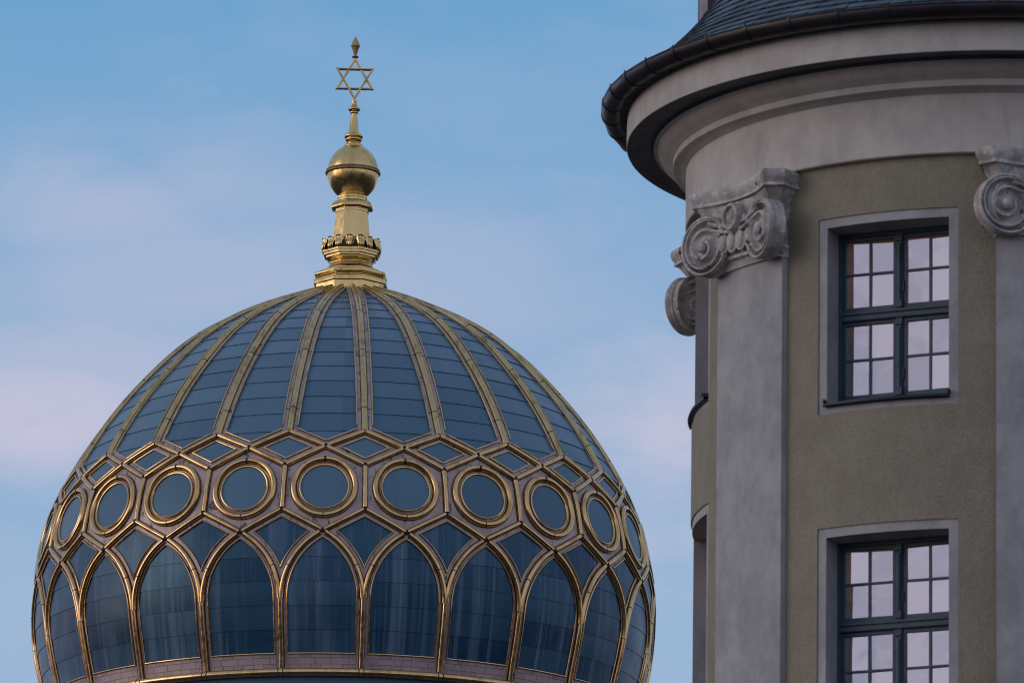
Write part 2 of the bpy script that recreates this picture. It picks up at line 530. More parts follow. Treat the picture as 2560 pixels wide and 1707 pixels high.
dr, dz = np.gradient(rf, tfine), np.gradient(zf, tfine)
ln = np.hypot(dr, dz)
nr, nz_ = -dz / ln, dr / ln
TOP = 0.0      # h = 0 is the crest of the mouldings; the sheets lie below it
SH = -0.15


def surf(phi, t, h):
    r = np.interp(t, tfine, rf)
    z = np.interp(t, tfine, zf)
    a, b = np.interp(t, tfine, nr), np.interp(t, tfine, nz_)
    rr_, zz = r + a * h, z + b * h
    q = R_(phi)
    return np.array([rr_ * math.sin(q), -rr_ * math.cos(q), zz])


def nrm(phi, t):
    a, b = np.interp(t, tfine, nr), np.interp(t, tfine, nz_)
    q = R_(phi)
    return np.array([a * math.sin(q), -a * math.cos(q), b])


def rad(t):
    return float(np.interp(t, tfine, rf))


def t_of_z(z):
    return float(np.interp(-(z + EYE), -zf, tfine))


tP, tV, tUS, tLS, tHB, tSP = [t_of_z(z) for z in (46.773, 46.271, 45.679, 44.340, 43.690, 41.76)]
tPB, tRING = t_of_z(40.23), t_of_z(39.80)
HALF = BAY / 2


def deg(u, t):
    return math.degrees(u / rad(t))


def roll(mb, path, r, mat, n=10, h=None, cap=True, closed=False):
    hh = (-r) if h is None else h
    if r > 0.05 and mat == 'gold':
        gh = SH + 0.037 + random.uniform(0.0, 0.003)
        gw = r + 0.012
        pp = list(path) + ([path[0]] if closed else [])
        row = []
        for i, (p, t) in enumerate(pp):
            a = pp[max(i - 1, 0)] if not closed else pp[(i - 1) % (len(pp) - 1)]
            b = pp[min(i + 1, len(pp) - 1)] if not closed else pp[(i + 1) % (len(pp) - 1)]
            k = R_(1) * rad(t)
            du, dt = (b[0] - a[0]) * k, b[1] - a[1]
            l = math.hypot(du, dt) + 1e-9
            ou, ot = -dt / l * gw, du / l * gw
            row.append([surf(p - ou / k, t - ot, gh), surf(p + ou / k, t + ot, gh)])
        mb.grid(row, 'grime_shade')  # dark strip under the roll paints its undercut shade
    mb.tube([surf(p, t, hh) for p, t in path], r, mat, n, closed=closed, cap=cap, up=[nrm(p, t) for p, t in path])


def lin(a, b, n):
    return [(a[0] + (b[0] - a[0]) * i / n, a[1] + (b[1] - a[1]) * i / n) for i in range(n + 1)]


RB, RBEAD = 0.076, 0.024
HBEAD = SH + 0.065
OFF = 0.195
# upper dome sheet with lapped courses
SEAMS = [0.35 + 0.0] + [1.59 + 0.68 * i for i in range(14)]
mb = MB()
nphi = 192
rows, tints = [], []
lo = SEAMS[:]
for i in range(len(lo)):
    a = lo[i]
    b = lo[i + 1] if i + 1 < len(lo) else tV + 0.35
    for k in range(5):
        f = k / 4
        t = a + (b - a) * f
        rows.append([surf(360 * j / nphi, t, SH + 0.004 + 0.022 * f) for j in range(nphi)])
        tints.append(random.random() if k == 0 else tints[-1])
mb.grid(rows, 'zinc', cv=True, tints=tints)
dome_sheet = mb.build('dome_sheet', DOME, 28)
# random tint per sheet (row x bay)
at = dome_sheet.data.attributes['tint'].data
cell = {}
for i in range(len(rows) - 1):
    for j in range(nphi):
        key = (i // 5, int((j * 360 / nphi - PH0) // BAY))
        if key not in cell:
            cell[key] = random.random()
        at[i * nphi + j].value = cell[key]

# lilac lattice ground: zigzag upper edge, runs down to the base ring
mb = MB()
ncol = 24 * 16
slope = (tV - tP) / HALF          # t per degree


def zig(phi):
    d = abs(((phi - PH0 + HALF) % BAY) - HALF)
    return tP + slope * d


cosz = math.cos(math.atan2(tV - tP, rad(tP) * R_(HALF)))
rows = []
for f in np.linspace(0, 1, 40):
    rows.append([surf(p, (zig(p) - OFF / cosz * 1.0) * (1 - f) + tRING * f, SH + 0.034) for p in [PH0 + 360 * j / ncol for j in range(ncol)]])
mb.grid(rows, 'pink', cv=True)
mb.build('lattice_ground', DOME, 28)

# ---- rib
mb = MB()
t0r = 0.95
RIBR = 0.098


def ribw(t):
    return min(0.225, rad(t) * 0.105)


path = [(0.0, t) for t in np.linspace(t0r, tP - 0.02, 46)]
for sgn in (1,):
    rowsA = []
    for p, t in path:
        w = ribw(t)
        prof_ = [(-w, SH), (-w, SH + 0.05), (w, SH + 0.05), (w, SH)]
        rowsA.append([surf(math.degrees(x / rad(t)), t, h) for x, h in prof_])
    mb.grid(rowsA, 'pink')
rr_ = [min(RIBR, ribw(t) * 0.47) for _, t in path]
mb.grid([[surf(math.degrees(s_ * (r + 0.010) / rad(t)), t, SH + 0.053) for s_ in (-1, 1)] for (p, t), r in zip(path, rr_)], 'grime_shade')  # painted shade line along both edges of the rib roll
mb.tube([surf(p, t, -r) for (p, t), r in zip(path, rr_)], rr_, 'gold_rib', 12, up=[nrm(p, t) for p, t in path])
for sgn in (-1, 1):
    bp = [(math.degrees(sgn * ribw(t) / rad(t)), t) for p, t in path if t < tP - 0.12]
    mb.tube([surf(p, t, HBEAD) for p, t in bp], [min(RBEAD, ribw(t) * 0.2) for p, t in bp], 'gold_rib', 8, up=[nrm(p, t) for p, t in bp])
for ts in (4.75, 7.05, 9.6):
    for dt in (-0.02,):
        w = ribw(ts) + 0.005
        mb.tube([surf(0, ts - 0.012, -RIBR), surf(0, ts + 0.012, -RIBR)], RIBR * 1.04, 'dark_joint', 12, up=[nrm(0, ts)] * 2)
        mb.grid([[surf(math.degrees(x / rad(t)), t, SH + 0.056) for x in (-w, 0, w)] for t in (ts - 0.01, ts + 0.01)], 'dark_joint')
rib = mb.build('rib', DOME, 40)

# ---- lattice frame of one bay, about the hexagon at half-bay 0 (bay-local angle 0 = hexagon centre)
H = HALF


def bar(mb, a, b, r=RB, n=4, trim=0.045, mat='gold'):
    L = math.hypot((b[0] - a[0]) * R_(1) * rad((a[1] + b[1]) / 2), b[1] - a[1])
    q = trim / L
    a2 = (a[0] + (b[0] - a[0]) * q, a[1] + (b[1] - a[1]) * q)
    b2 = (b[0] - (b[0] - a[0]) * q, b[1] - (b[1] - a[1]) * q)
    roll(mb, lin(a2, b2, n), r, mat)


mb = MB()
bar(mb, (-H, tP), (0, tV))
bar(mb, (H, tP), (0, tV))
bar(mb, (0, tV), (-H, tUS))
bar(mb, (0, tV), (H, tUS))
bar(mb, (H, tUS), (H, tLS), r=RB * 0.95)
bar(mb, (-H, tLS), (0, tHB))
bar(mb, (H, tLS), (0, tHB))
# small bead over the zigzag (edge of the upper sheets)
for s in (-1, 1):
    a = (s * (H - deg(0.235, tP)), tP - OFF / cosz + (tV - tP) * 0.235 / (rad(tP) * R_(H)))
    b = (s * deg(0.01, tV), tV - OFF / cosz)
    roll(mb, lin(a, b, 4), RBEAD, 'gold', 8, HBEAD)


def knob(mb, p, t, r, mat='dark_joint'):
    c, nn = surf(p, t, -0.075), nrm(p, t)
    nn = Vector(nn)
    q = nn.to_track_quat('Z', 'Y')
    P = []
    for i in range(6):
        a = math.pi * i / 10
        P.append([Vector(c) + q @ Vector((r * math.cos(a) * math.cos(b), r * math.cos(a) * math.sin(b), r * 0.95 * math.sin(a))) for b in np.arange(10) * math.tau / 10])
    mb.grid(P, mat, cv=True)


for p, t in ((0, tV), (H, tUS), (H, tLS), (0, tHB)):
    knob(mb, p, t, RB * 0.80)
knob(mb, H, tP, RB * 0.8, 'gold_old')
lattice = mb.build('lattice_frame', DOME, 40)

# ---- medallion: big ring, inner bead (both on one mesh) and the sheet disc
tM = 0.5 * (tUS + tLS)


def circ(r, n=56):
    return [(deg(r * math.cos(a), tM), tM + r * math.sin(a)) for a in np.arange(n) * math.tau / n]


mb = MB()
roll(mb, circ(0.885), 0.083, 'gold', 12, SH + 0.075, closed=True)
roll(mb, circ(0.695), 0.030, 'gold', 8, HBEAD, closed=True)
roll(mb, circ(0.775, 48), 0.02, 'gold_old', 6, SH + 0.04, closed=True)
for (a, w) in ((math.pi / 2, 0.03), (-math.pi / 2, 0.075)):
    c = [(deg(0.885 * math.cos(a + e), tM), tM + 0.885 * math.sin(a + e)) for e in (-w / 2, w / 2)]
    mb.tube([surf(p, t, SH + 0.075) for p, t in c], 0.0865, 'dark_joint', 12, up=[nrm(p, t) for p, t in c])
medal = mb.build('medallion_ring', DOME, 40)
mb = MB()
rows = [[surf(deg(r * math.cos(a), tM), tM + r * math.sin(a), SH + 0.045) for a in np.arange(40) * math.tau / 40] for r in (0.002, 0.2, 0.4, 0.6, 0.69)]
mb.grid(rows, 'zinc', cv=True, flip=True)
sub(mb.build('medallion_disc', medal, 30), medal)

# ---- diamond panel (centred on rib angle)
mb = MB()
tc = tP + (tUS - tP) * (tV - tP) / (tUS - tP)
k = 0.625
dm = lambda x: [(x * H * 1.0, tV), (0, tV + (tUS - tV) * x), (-x * H, tV), (0, tV - (tV - tP) * x)]
rows = []
for i in range(9):
    f = -1 + 2 * i / 8
    tt = tV + (k * f) * ((tUS - tV) if f > 0 else (tV - tP))
    w = k * H * (1 - abs(f))
    rows.append([surf(w * (2 * j / 6 - 1), tt, SH + 0.045) for j in range(7)])
mb.grid(rows, 'zinc')
diamond = mb.build('diamond_panel', DOME, 30)
mb = MB()
d4 = dm(k)
for i in range(4):
    roll(mb, lin(d4[i], d4[(i + 1) % 4], 3), RBEAD, 'gold', 8, HBEAD)
sub(mb.build('panel_frame', diamond, 40), diamond)

# ---- arches: roll, beads and sheets. local u in metres from the arch axis, y up from the springing
Rsp = rad(tSP)
WU = R_(H) * rad(tHB + 0.6)
w_, h_ = WU - 0.03, tSP - tHB
ra = (w_ * w_ + h_ * h_) / (2 * w_)
cx_ = w_ - ra


def pos(u, y):
    t = tSP - y
    return (math.degrees(u / (R_(H) ** -1 * WU)) if False else u / WU * H, t)


def arc(r, y0, y1, s, n=18):
    return [(s * (cx_ + math.sqrt(max(0, r * r - y * y))), y) for y in [y0 + (y1 - y0) * i / n for i in range(n + 1)]]


mb = MB()
for s in (-1, 1):
    ap = arc(ra, 0, h_ - 0.05, s)
    roll(mb, [pos(u, y) for u, y in ap], RB, 'gold', 10)
    # seam rings on the arch
    yk = 0.93
    c = [pos(u, y) for u, y in arc(ra, yk - 0.012, yk + 0.012, s, 1)]
    mb.tube([surf(p, t, -RB) for p, t in c], RB * 1.05, 'dark_joint', 10, up=[nrm(p, t) for p, t in c])
# pier roll on the bay's right-hand side
pier = [(H, tSP + (tRING - 0.05 - tSP) * i / 12) for i in range(13)]
roll(mb, pier, RB * 1.0, 'gold', 12, -RB * 0.92)
c = [(H, tSP + 0.0), (H, tSP + 0.03)]
roll(mb, c, RB * 1.06, 'gold_old', 12, -RB * 0.92)
arch = mb.build('arch_moulding', DOME, 40)

mb = MB()
ri = ra - OFF + 0.03
wi = cx_ + ri
hi = math.sqrt(ri * ri - cx_ * cx_)
seam_t = [14.457, 15.15, 15.84, 16.53]
edges = [tSP - hi + 0.01] + [s for s in seam_t if tSP - hi < s < tPB] + [tPB]
rows, tints = [], []
for a, b in zip(edges[:-1], edges[1:]):
    tv = random.random()
    m_ = 7
    for i in range(m_ + 1):
        f = i / m_
        t = a + (b - a) * f
        y = tSP - t
        w = wi if y <= 0 else max(0.004, cx_ + math.sqrt(max(0, ri * ri - y * y)))
        rows.append([surf(w * (2 * j / 12 - 1) / WU * H, t, SH + 0.040 + 0.016 * f) for j in range(13)])
        tints.append(tv)
mb.grid(rows, 'zinc_panel', tints=tints)
archp = mb.build('arch_panel', DOME, 24)
mb = MB()
ptsR = [pos(wi, -(tPB - tSP) * (1 - i / 10)) for i in range(10)] + [pos(u, y) for u, y in arc(ri, 0, hi - 0.005, 1)]
ptsL = [(-p, t) for p, t in ptsR]
roll(mb, ptsR, RBEAD, 'gold', 8, HBEAD)
roll(mb, ptsL, RBEAD, 'gold', 8, HBEAD)
roll(mb, lin((-wi / WU * H, tPB), (wi / WU * H, tPB), 8), RBEAD * 1.15, 'gold', 8, HBEAD)
sub(mb.build('panel_frame', archp, 40), archp)

# ---- kite panel under the lower hexagon corner, centred on the pier angle
mb = MB()
ro = ra + OFF
ycr = math.sqrt(ro * ro - (WU - cx_) ** 2)
sl = (tHB - tLS) / WU
tops = lambda u: tLS + OFF * math.hypot(1, sl) + sl * u
lows = lambda u: tSP - math.sqrt(max(0, ro * ro - (WU - u - cx_) ** 2)) if (WU - u - cx_) < ro else tSP
us = np.linspace(0, WU, 400)
um = 0
for u in us:
    if tops(u) < lows(u):
        um = u
ncol = 24
top_p, low_p = [], []
for j in range(ncol + 1):
    u = um * (2 * j / ncol - 1)
    top_p.append((u, tops(abs(u))))
    low_p.append((u, max(lows(abs(u)), tops(abs(u)) + 0.002)))
rows = [[surf(a[0] / WU * H, a[1] + (b[1] - a[1]) * i / 6, SH + 0.045) for a, b in zip(top_p, low_p)] for i in range(7)]
mb.grid(rows, 'zinc_panel')
kite = mb.build('kite_panel', DOME, 30)
mb = MB()
for pp in (top_p, low_p):
    half = len(pp) // 2
    for seg in (pp[:half + 1], pp[half:]):
        roll(mb, [(u / WU * H, t) for u, t in seg], RBEAD, 'gold', 8, HBEAD)
roll(mb, [(0, top_p[ncol // 2][1] + 0.03), (0, low_p[ncol // 2][1] - 0.05)], 0.010, 'zinc', 6, SH + 0.047)
sub(mb.build('panel_frame', kite, 40), kite)

# ---- lilac course under each arch
mb = MB()
rows = []
for i, t in enumerate(np.linspace(tPB + 0.03, tRING - 0.02, 4)):
    row = []
    for j in range(11):
        p = (wi + 0.02) * (2 * j / 10 - 1) / WU * H
        mb.uv[i * 11 + j] = (p * R_(1) * rad(t), -t)
        row.append(surf(p, t, SH + 0.05))
    rows.append(row)
mb.grid(rows, 'course')
course = mb.build('base_course', DOME, 30)

RIBS = [PH0 + BAY * k for k in range(-7, 7)]
BAYS = [PH0 + BAY * (k + 0.5) for k in range(-7, 7)]
for proto, angs in ((rib, RIBS), (diamond, RIBS), (kite, RIBS), (lattice, BAYS), (medal, BAYS), (arch, BAYS), (archp, BAYS), (course, BAYS)):
    proto.rotation_euler = (0, 0, R_(angs[0]))
    for a in angs[1:]:
        copy_part(proto, DOME, R_(a))

# base ring and the drum below
mb = MB()
zr = 39.72 + EYE
prof = [(8.62 + 0.115 * math.cos(a), zr + 0.115 * math.sin(a)) for a in np.linspace(-2.2, 2.2, 14)]
mb.lathe(prof, 'gold', 192)
for k in range(24):
    a = PH0 + BAY * k
    for da in (-0.45, 0.45):
        q = [[(rr2 * math.sin(R_(a + da + e)), -rr2 * math.cos(R_(a + da + e)), z) for e in (-0.1, 0.1)] for rr2, z in [(r + 0.004, z) for r, z in prof]]
        mb.grid(q, 'dark_joint', flip=False)
mb.build('base_ring', DOME, 40)
mb = MB()
mb.lathe([(8.50, zr), (8.44, zr - 0.3), (8.3, zr - 1.2), (8.28, zr - 1.9)], 'zinc', 96, flip=True)
mb.build('lower_sheet', DOME, 40)
mb = MB()
mb.lathe([(8.6, zr - 1.9), (9.0, zr - 2.0), (9.0, zr - 2.6), (8.5, zr - 2.8), (8.5, 22.0), (9.6, 21.6), (9.6, 20.0), (13, 19.8), (13, 0)], 'drum', 96, flip=True)
mb.build('drum', DOME, 40)

# ---- finial
fin_root = bpy.data.objects.new('finial', None)
COL.objects.link(fin_root)
fin_root.parent = DOME
OCT = -2.8
c8 = 1 / math.cos(R_(22.5))


def octo(mb, prof, mat='gold_finial'):
    P = []
    for r, z in prof:
        P.append([(r * c8 * math.sin(R_(OCT + 22.5 + 45 * j)), -r * c8 * math.cos(R_(OCT + 22.5 + 45 * j)), z + EYE) for j in range(8)])
    mb.grid(P, mat, cv=True, flip=True)


def rnd(mb, prof, mat='gold_finial', n=48):
    mb.lathe([(r, z + EYE) for r, z in prof], mat, n, flip=True)


mb = MB()
octo(mb, [(0.98, 52.60), (1.0, 52.98), (1.065, 53.00), (1.065, 53.09), (1.05, 53.125), (1.0, 53.14), (0.92, 53.15), (0.90, 53.18), (0.92, 53.225), (1.03, 53.24), (1.05, 53.27), (1.05, 53.31), (1.02, 53.35),
          (0.90, 53.385), (0.86, 53.40), (0.855, 53.44), (0.80, 53.46), (0.70, 53.50), (0.64, 53.56), (0.615, 53.62), (0.60, 53.66), (0.62, 53.67), (0.62, 53.695), (0.60, 53.70)][::-1])
sub_plinth = mb.build('finial_plinth', fin_root, 30)
mb = MB()
octo(mb, [(0.58, 53.70), (0.60, 53.72), (0.66, 53.77), (0.72, 53.815), (0.725, 53.825), (0.725, 53.885), (0.79, 53.90), (0.79, 53.965), (0.825, 53.98), (0.825, 54.03), (0.80, 54.035)][::-1])
octo(mb, [(0.80, 54.036), (0.745, 54.05), (0.745, 54.36), (0.5, 54.38)][::-1], 'grime_shade')  # dark ring paints the shade in the gaps behind the leaves
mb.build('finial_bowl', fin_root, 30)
# acanthus crown: sixteen curling leaves in one piece
mb = MB()
for L in range(16):
    a0 = OCT + 22.5 * L
    corner = L % 2 == 1
    r0 = 0.812 * (1.045 if corner else 1.0)
    P = []
    for i in range(15):
        v = i / 14
        wd = 0.085 + 0.072 * min(1.0, v / 0.7)
        if v > 0.86:
            wd *= 1 - ((v - 0.86) / 0.14) ** 2 * 0.55
        curl = 0.012 + 0.062 * math.exp(-((v - 0.26) / 0.32) ** 2) + (max(0, v - 0.60) / 0.40) ** 2 * 0.045
        zz = 54.03 + 0.425 * v - (max(0, v - 0.80) / 0.2) ** 2 * 0.055
        row = []
        for j in range(25):
            u = 2 * j / 24 - 1
            flute = 0.016 * math.cos(u * 3.5 * math.tau / 2 * 1.0) * (0.5 + 0.7 * v)
            lobe = 1 - 0.13 * abs(math.sin(v * 3.0 * math.pi)) * abs(u) ** 2
            fan = u * wd * lobe
            rr2 = r0 + curl + flute - 0.055 * u * u
            q = R_(a0)
            row.append((rr2 * math.sin(q) + fan * math.cos(q), -(rr2 * math.cos(q) - fan * math.sin(q)), zz - 0.05 * u * u * v + EYE))
        P.append(row)
    mb.grid(P, 'gold_finial')
    back = [[(p[0] * 0.975, p[1] * 0.975, p[2]) for p in row] for row in P]
    mb.grid(back, 'gold_old', flip=True)
mb.build('leaf_crown', fin_root, 60)
mb = MB()
octo(mb, [(0.535, 54.36), (0.527, 54.55), (0.463, 55.25), (0.480, 55.26), (0.480, 55.30), (0.465, 55.31), (0.465, 55.345), (0.49, 55.36), (0.60, 55.375), (0.605, 55.40), (0.60, 55.43), (0.56, 55.52),
          (0.50, 55.575), (0.415, 55.60), (0.41, 55.68), (0.43, 55.69), (0.43, 55.74), (0.40, 55.77), (0.30, 55.85)][::-1])
mb.build('pedestal', fin_root, 30)
mb = MB()
zb, rb = 56.49, 0.765
rnd(mb, [(rb * math.cos(a), zb + rb * 1.12 * math.sin(a)) for a in np.linspace(-1.05, 1.24, 40)][::-1], 'ball' if 'ball' in M else 'gold_finial', 64)
rnd(mb, [(rb + 0.0, zb + 0.085), (rb + 0.035, zb + 0.07), (rb + 0.045, zb + 0.045), (rb + 0.03, zb + 0.02), (rb + 0.055, zb + 0.005), (rb + 0.062, zb - 0.02), (rb + 0.045, zb - 0.045), (rb, zb - 0.06)], 'gold_old', 64)
mb.build('orb', fin_root, 50)
mb = MB()
rnd(mb, [(0.285, 57.27), (0.28, 57.33), (0.265, 57.355), (0.225, 57.375), (0.212, 57.41), (0.20, 57.43), (0.215, 57.455), (0.245, 57.48), (0.25, 57.51), (0.235, 57.54), (0.265, 57.56), (0.285, 57.59), (0.28, 57.63),
         (0.24, 57.67), (0.175, 57.69), (0.165, 57.73), (0.148, 57.76), (0.092, 58.30), (0.12, 58.32), (0.128, 58.35), (0.115, 58.37), (0.15, 58.40), (0.182, 58.43), (0.182, 58.47), (0.15, 58.50),
         (0.105, 58.54), (0.075, 58.60), (0.065, 58.64), (0.075, 58.66), (0.075, 58.70), (0.05, 58.72), (0.0, 58.73)][::-1], 'gold_finial', 36)
mb.build('stem', fin_root, 50)
# six pointed star out of two triangles of ridged square bars
mb = MB()
zc, RC = 59.385, 0.675
yaw = R_(2.0)


def star_pt(ang, r, d):
    x, z = r * math.cos(ang), r * math.sin(ang)
    return (x * math.cos(yaw) + d * math.sin(yaw), x * math.sin(yaw) - d * math.cos(yaw), zc + z + EYE)


for tri, base in enumerate((math.pi / 2, -math.pi / 2)):
    for i in range(3):
        a, b = base + i * math.tau / 3, base + (i + 1) * math.tau / 3
        ri_ = RC - 0.150
        ro_, rm_ = RC, RC - 0.075
        dd = 0.046 + 0.006 * tri
        P = []
        for ang in (a, b):
            P.append([star_pt(ang, ro_, 0.0), star_pt(ang, ro_ - 0.012, dd * 0.80), star_pt(ang, rm_, dd), star_pt(ang, ri_ + 0.012, dd * 0.80), star_pt(ang, ri_, 0.0), star_pt(ang, ri_ + 0.012, -dd * 0.80), star_pt(ang, rm_, -dd), star_pt(ang, ro_ - 0.012, -dd * 0.80)])
        mb.grid(P, 'gold_finial', cv=True)
mb.build('star', fin_root, 20)
mb = MB()
rnd(mb, [(0.03, 60.03), (0.09, 60.045), (0.105, 60.065), (0.09, 60.09), (0.04, 60.10), (0.038, 60.12)][::-1], 'gold_old', 24)
mb.lathe([(r, z + EYE) for r, z in [(0.04, 60.10), (0.10, 60.33), (0.138, 60.40), (0.132, 60.42), (0.07, 60.58), (0.0, 60.715)][::-1]], 'gold_old', 8, flip=True)
mb.build('spear_tip', fin_root, 25)

# ------------------------------------------------------------------ the round corner tower
TX, TY = 6.1128, 90.0
TOW = empty('corner_tower', (TX, TY, 0.0), 'round corner tower of olive and grey plaster with slate roof, brown gutter and scrolled capitals', 'tower')
Z = lambda z: z + EYE
RW, RP, RF = 3.83, 3.925, 3.930
CO, CW, CA = 24.35, 13.85, 12.05      # window centre (negative side), half width of casing, half width of opening (degrees)
STEP = 61.4
WINS = [-CO - STEP, -CO, -CO + STEP]
PILS = [-55.35 - STEP - 2.6, -55.35, 6.1, 6.1 + STEP]
STOREY = 3.881
zt0, zb0 = 22.888, 20.43          # casing top and bottom of the upper window
ot0, ob0 = 22.772, 20.55          # opening
ROWS = range(0, 2)


def wz(col, k):
    """casing top and bottom of the window in column col, storey k (the left-hand column sits higher)"""
    if col == 0:
        return (23.42 if k == 0 else 23.61 - STOREY * k), 20.97 - STOREY * k
    return zt0 - STOREY * k, zb0 - STOREY * k




def cyl(phi, r, z):
    return (r * math.sin(R_(phi)), -r * math.cos(R_(phi)), Z(z))


# wall with holes where the casings sit
mb = MB()
cuts = []
for w in WINS:
    cuts += [w - CW, w + CW]
a = cuts[-1] + 0.0
segs = []
cur = cuts[0]
for i in range(0, len(cuts)):
    nxt = cuts[i + 1] if i + 1 < len(cuts) else cuts[0] + 360
    segs.append((cuts[i], nxt, i % 2 == 0))
for a, b, hole in segs:
    n = max(2, int(round((b - a) / 2.0)))
    zc_ = [23.70]
    if hole:
        for k in ROWS:
            zc_ += list(wz([i for i, w in enumerate(WINS) if abs(w - CW - a) < 0.01][0], k))
    zc_.append(-EYE)
    for r in range(len(zc_) - 1):
        if hole and r % 2 == 1:
            continue
        mb.grid([[cyl(a + (b - a) * j / n, RW, z) for j in range(n + 1)] for z in (zc_[r], zc_[r + 1])], 'olive', flip=True)
    if hole:
        for r in range(1, len(zc_) - 1, 2):
            zt, zb = zc_[r], zc_[r + 1]
            e = 0.022
            mb.grid([[cyl(a, RW, zz), cyl(a, RW - e, zz)] for zz in (zt, zb)], 'olive')
            mb.grid([[cyl(b, RW, zz), cyl(b, RW - e, zz)] for zz in (zt, zb)], 'olive', flip=True)
            mb.grid([[cyl(a + (b - a) * j / n, RW, zt) for j in range(n + 1)], [cyl(a + (b - a) * j / n, RW - e, zt) for j in range(n + 1)]], 'olive', flip=True)
            mb.grid([[cyl(a + (b - a) * j / n, RW, zb) for j in range(n + 1)], [cyl(a + (b - a) * j / n, RW - e, zb) for j in range(n + 1)]], 'olive')
mb.build('wall', TOW, 30)

# frieze, cornice
mb = MB()
mb.lathe([(RF, Z(24.36)), (RF, Z(23.555)), (RF - 0.012, Z(23.543)), (3.80, Z(23.543))], 'frieze', 160, flip=True)
mb.build('frieze', TOW, 30)
mb = MB()
mb.lathe([(4.55, Z(25.02)), (4.685, Z(25.02)), (4.69, Z(24.62)), (4.685, Z(24.612))], 'frieze', 160, flip=True)
mb.lathe([(4.345, Z(24.60)), (4.30, Z(24.592)), (4.285, Z(24.565)), (4.265, Z(24.53)), (4.225, Z(24.49)), (4.175, Z(24.46)), (4.13, Z(24.44)), (4.115, Z(24.428))], 'frieze', 160, flip=True)
mb.lathe([(4.115, Z(24.428)), (4.10, Z(24.424)), (4.10, Z(24.345)), (4.09, Z(24.338)), (4.03, Z(24.33)), (3.975, Z(24.315)), (3.945, Z(24.295)), (3.90, Z(24.285))], 'frieze', 160, flip=True)
mb.build('cornice', TOW, 25)
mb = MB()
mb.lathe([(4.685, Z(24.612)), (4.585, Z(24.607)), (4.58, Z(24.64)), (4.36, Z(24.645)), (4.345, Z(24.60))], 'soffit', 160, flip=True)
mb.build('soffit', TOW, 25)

# roof: base cone plus individual slates in courses
ROOF = [(4.95, 25.04), (4.80, 25.14), (4.60, 25.30), (4.40, 25.47), (4.21, 25.64), (4.02, 25.83), (3.84, 26.04), (3.66, 26.30), (3.50, 26.65), (3.36, 27.2), (3.2, 28.0), (2.6, 29.4), (1.6, 31.0), (0.02, 32.6)]
ra_ = np.array(ROOF)
rt = np.concatenate([[0], np.cumsum(np.hypot(np.diff(ra_[:, 0]), np.diff(ra_[:, 1])))])
mb = MB()
mb.lathe([(r - 0.03, Z(z) - 0.02) for r, z in ROOF], 'slate', 96)
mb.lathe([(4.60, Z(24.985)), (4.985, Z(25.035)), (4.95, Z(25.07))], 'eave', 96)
rs = lambda s: (float(np.interp(s, rt, ra_[:, 0])), float(np.interp(s, rt, ra_[:, 1])))
rng = random.Random(3)
s = -0.02
rowi = 0
while s < 5.2:
    L = 0.165
    r0, z0 = rs(max(0, s))
    r1, z1 = rs(s + L * 1.6)
    nsl = int(2 * math.pi * r0 / 0.27)
    dirv = np.array([r1 - r0, z1 - z0])
    dirv /= np.linalg.norm(dirv)
    nn = np.array([-dirv[1], dirv[0]])
    if nn[1] < 0:
        nn = -nn
    for j in range(nsl):
        a0 = 360 / nsl * (j + 0.5 * (rowi % 2)) + rng.uniform(-0.2, 0.2)
        wd = 360 / nsl * 1.04
        jit = rng.uniform(-0.005, 0.005)
        lift = 0.040 + rng.uniform(-0.003, 0.004)
        def sp(fu, q, h):
            rr2 = r0 + dirv[0] * q + nn[0] * h
            zz = z0 + dirv[1] * q + nn[1] * h
            return (rr2 * math.sin(R_(a0 + fu * wd)), -rr2 * math.cos(R_(a0 + fu * wd)), Z(zz))
        tilt = lambda fu: lift + 0.007 * fu
        out = [(0.0, 0.030), (0.04, 0.010), (0.10, 0.0), (0.55, 0.0), (0.95, 0.0), (1.0, 0.004), (1.0, L * 1.6), (0.5, L * 1.6), (0.0, L * 1.6)]
        top = [sp(u, q + jit, tilt(u) * (1 - q / (L * 1.9))) for u, q in out]
        bot = [sp(u, q + jit, tilt(u) * (1 - q / (L * 1.9)) - 0.016) for u, q in out]
        n = len(out)
        mb.add(top + bot, [list(range(n))] + [[i, n + i, n + (i + 1) % n, (i + 1) % n] for i in range(n)], 'slate')
    s += L
    rowi += 1
roof = mb.build('roof', TOW, 0)

# gutter: 48 straight half-round lengths with lapped joints
mb = MB()
ng = 48
off = -56.41 % 7.5
RG, HG = 4.876, 25.128
arcp = [(math.cos(a) * 0.142, math.sin(a) * 0.142) for a in np.linspace(0.12, -math.pi, 13)]
for j in range(ng):
    a0, a1 = off + 7.5 * j, off + 7.5 * (j + 1)
    ks = 1.0
    outer = [[cyl(a, RG + x, HG - 0.012 + z) for x, z in arcp] for a in (a0, a1)]
    mb.grid(outer, 'gutter')
    inner = [[cyl(a, RG + x * 0.95, HG - 0.012 + z * 0.95) for x, z in arcp] for a in (a0, a1)]
    mb.grid(inner, 'gutter', flip=True)
    mb.tube([cyl(a0, RG + 0.137, HG), cyl(a1, RG + 0.137, HG)], 0.014, 'gutter', 8)
    da = 0.22
    lip = [[cyl(a, RG + x * sc, HG - 0.012 + z * sc) for x, z in arcp] for a, sc in ((a0 - da, 1.0), (a0 - da, 1.06), (a0 + da, 1.06), (a0 + da, 1.0))]
    mb.grid(lip, 'gutter')
    mb.box((0, 0, 0), (0.035, 0.30, 0.006), 'gutter', Matrix.Translation(cyl(a0 + 1.2, RG - 0.01, HG + 0.006)) @ Matrix.Rotation(R_(a0 + 1.2), 4, 'Z'))
    tk = cyl(a0, RG + 0.135, HG + 0.02)
    mb.box(tk, (0.02, 0.02, 0.03), 'gutter')
mb.build('gutter', TOW, 30)

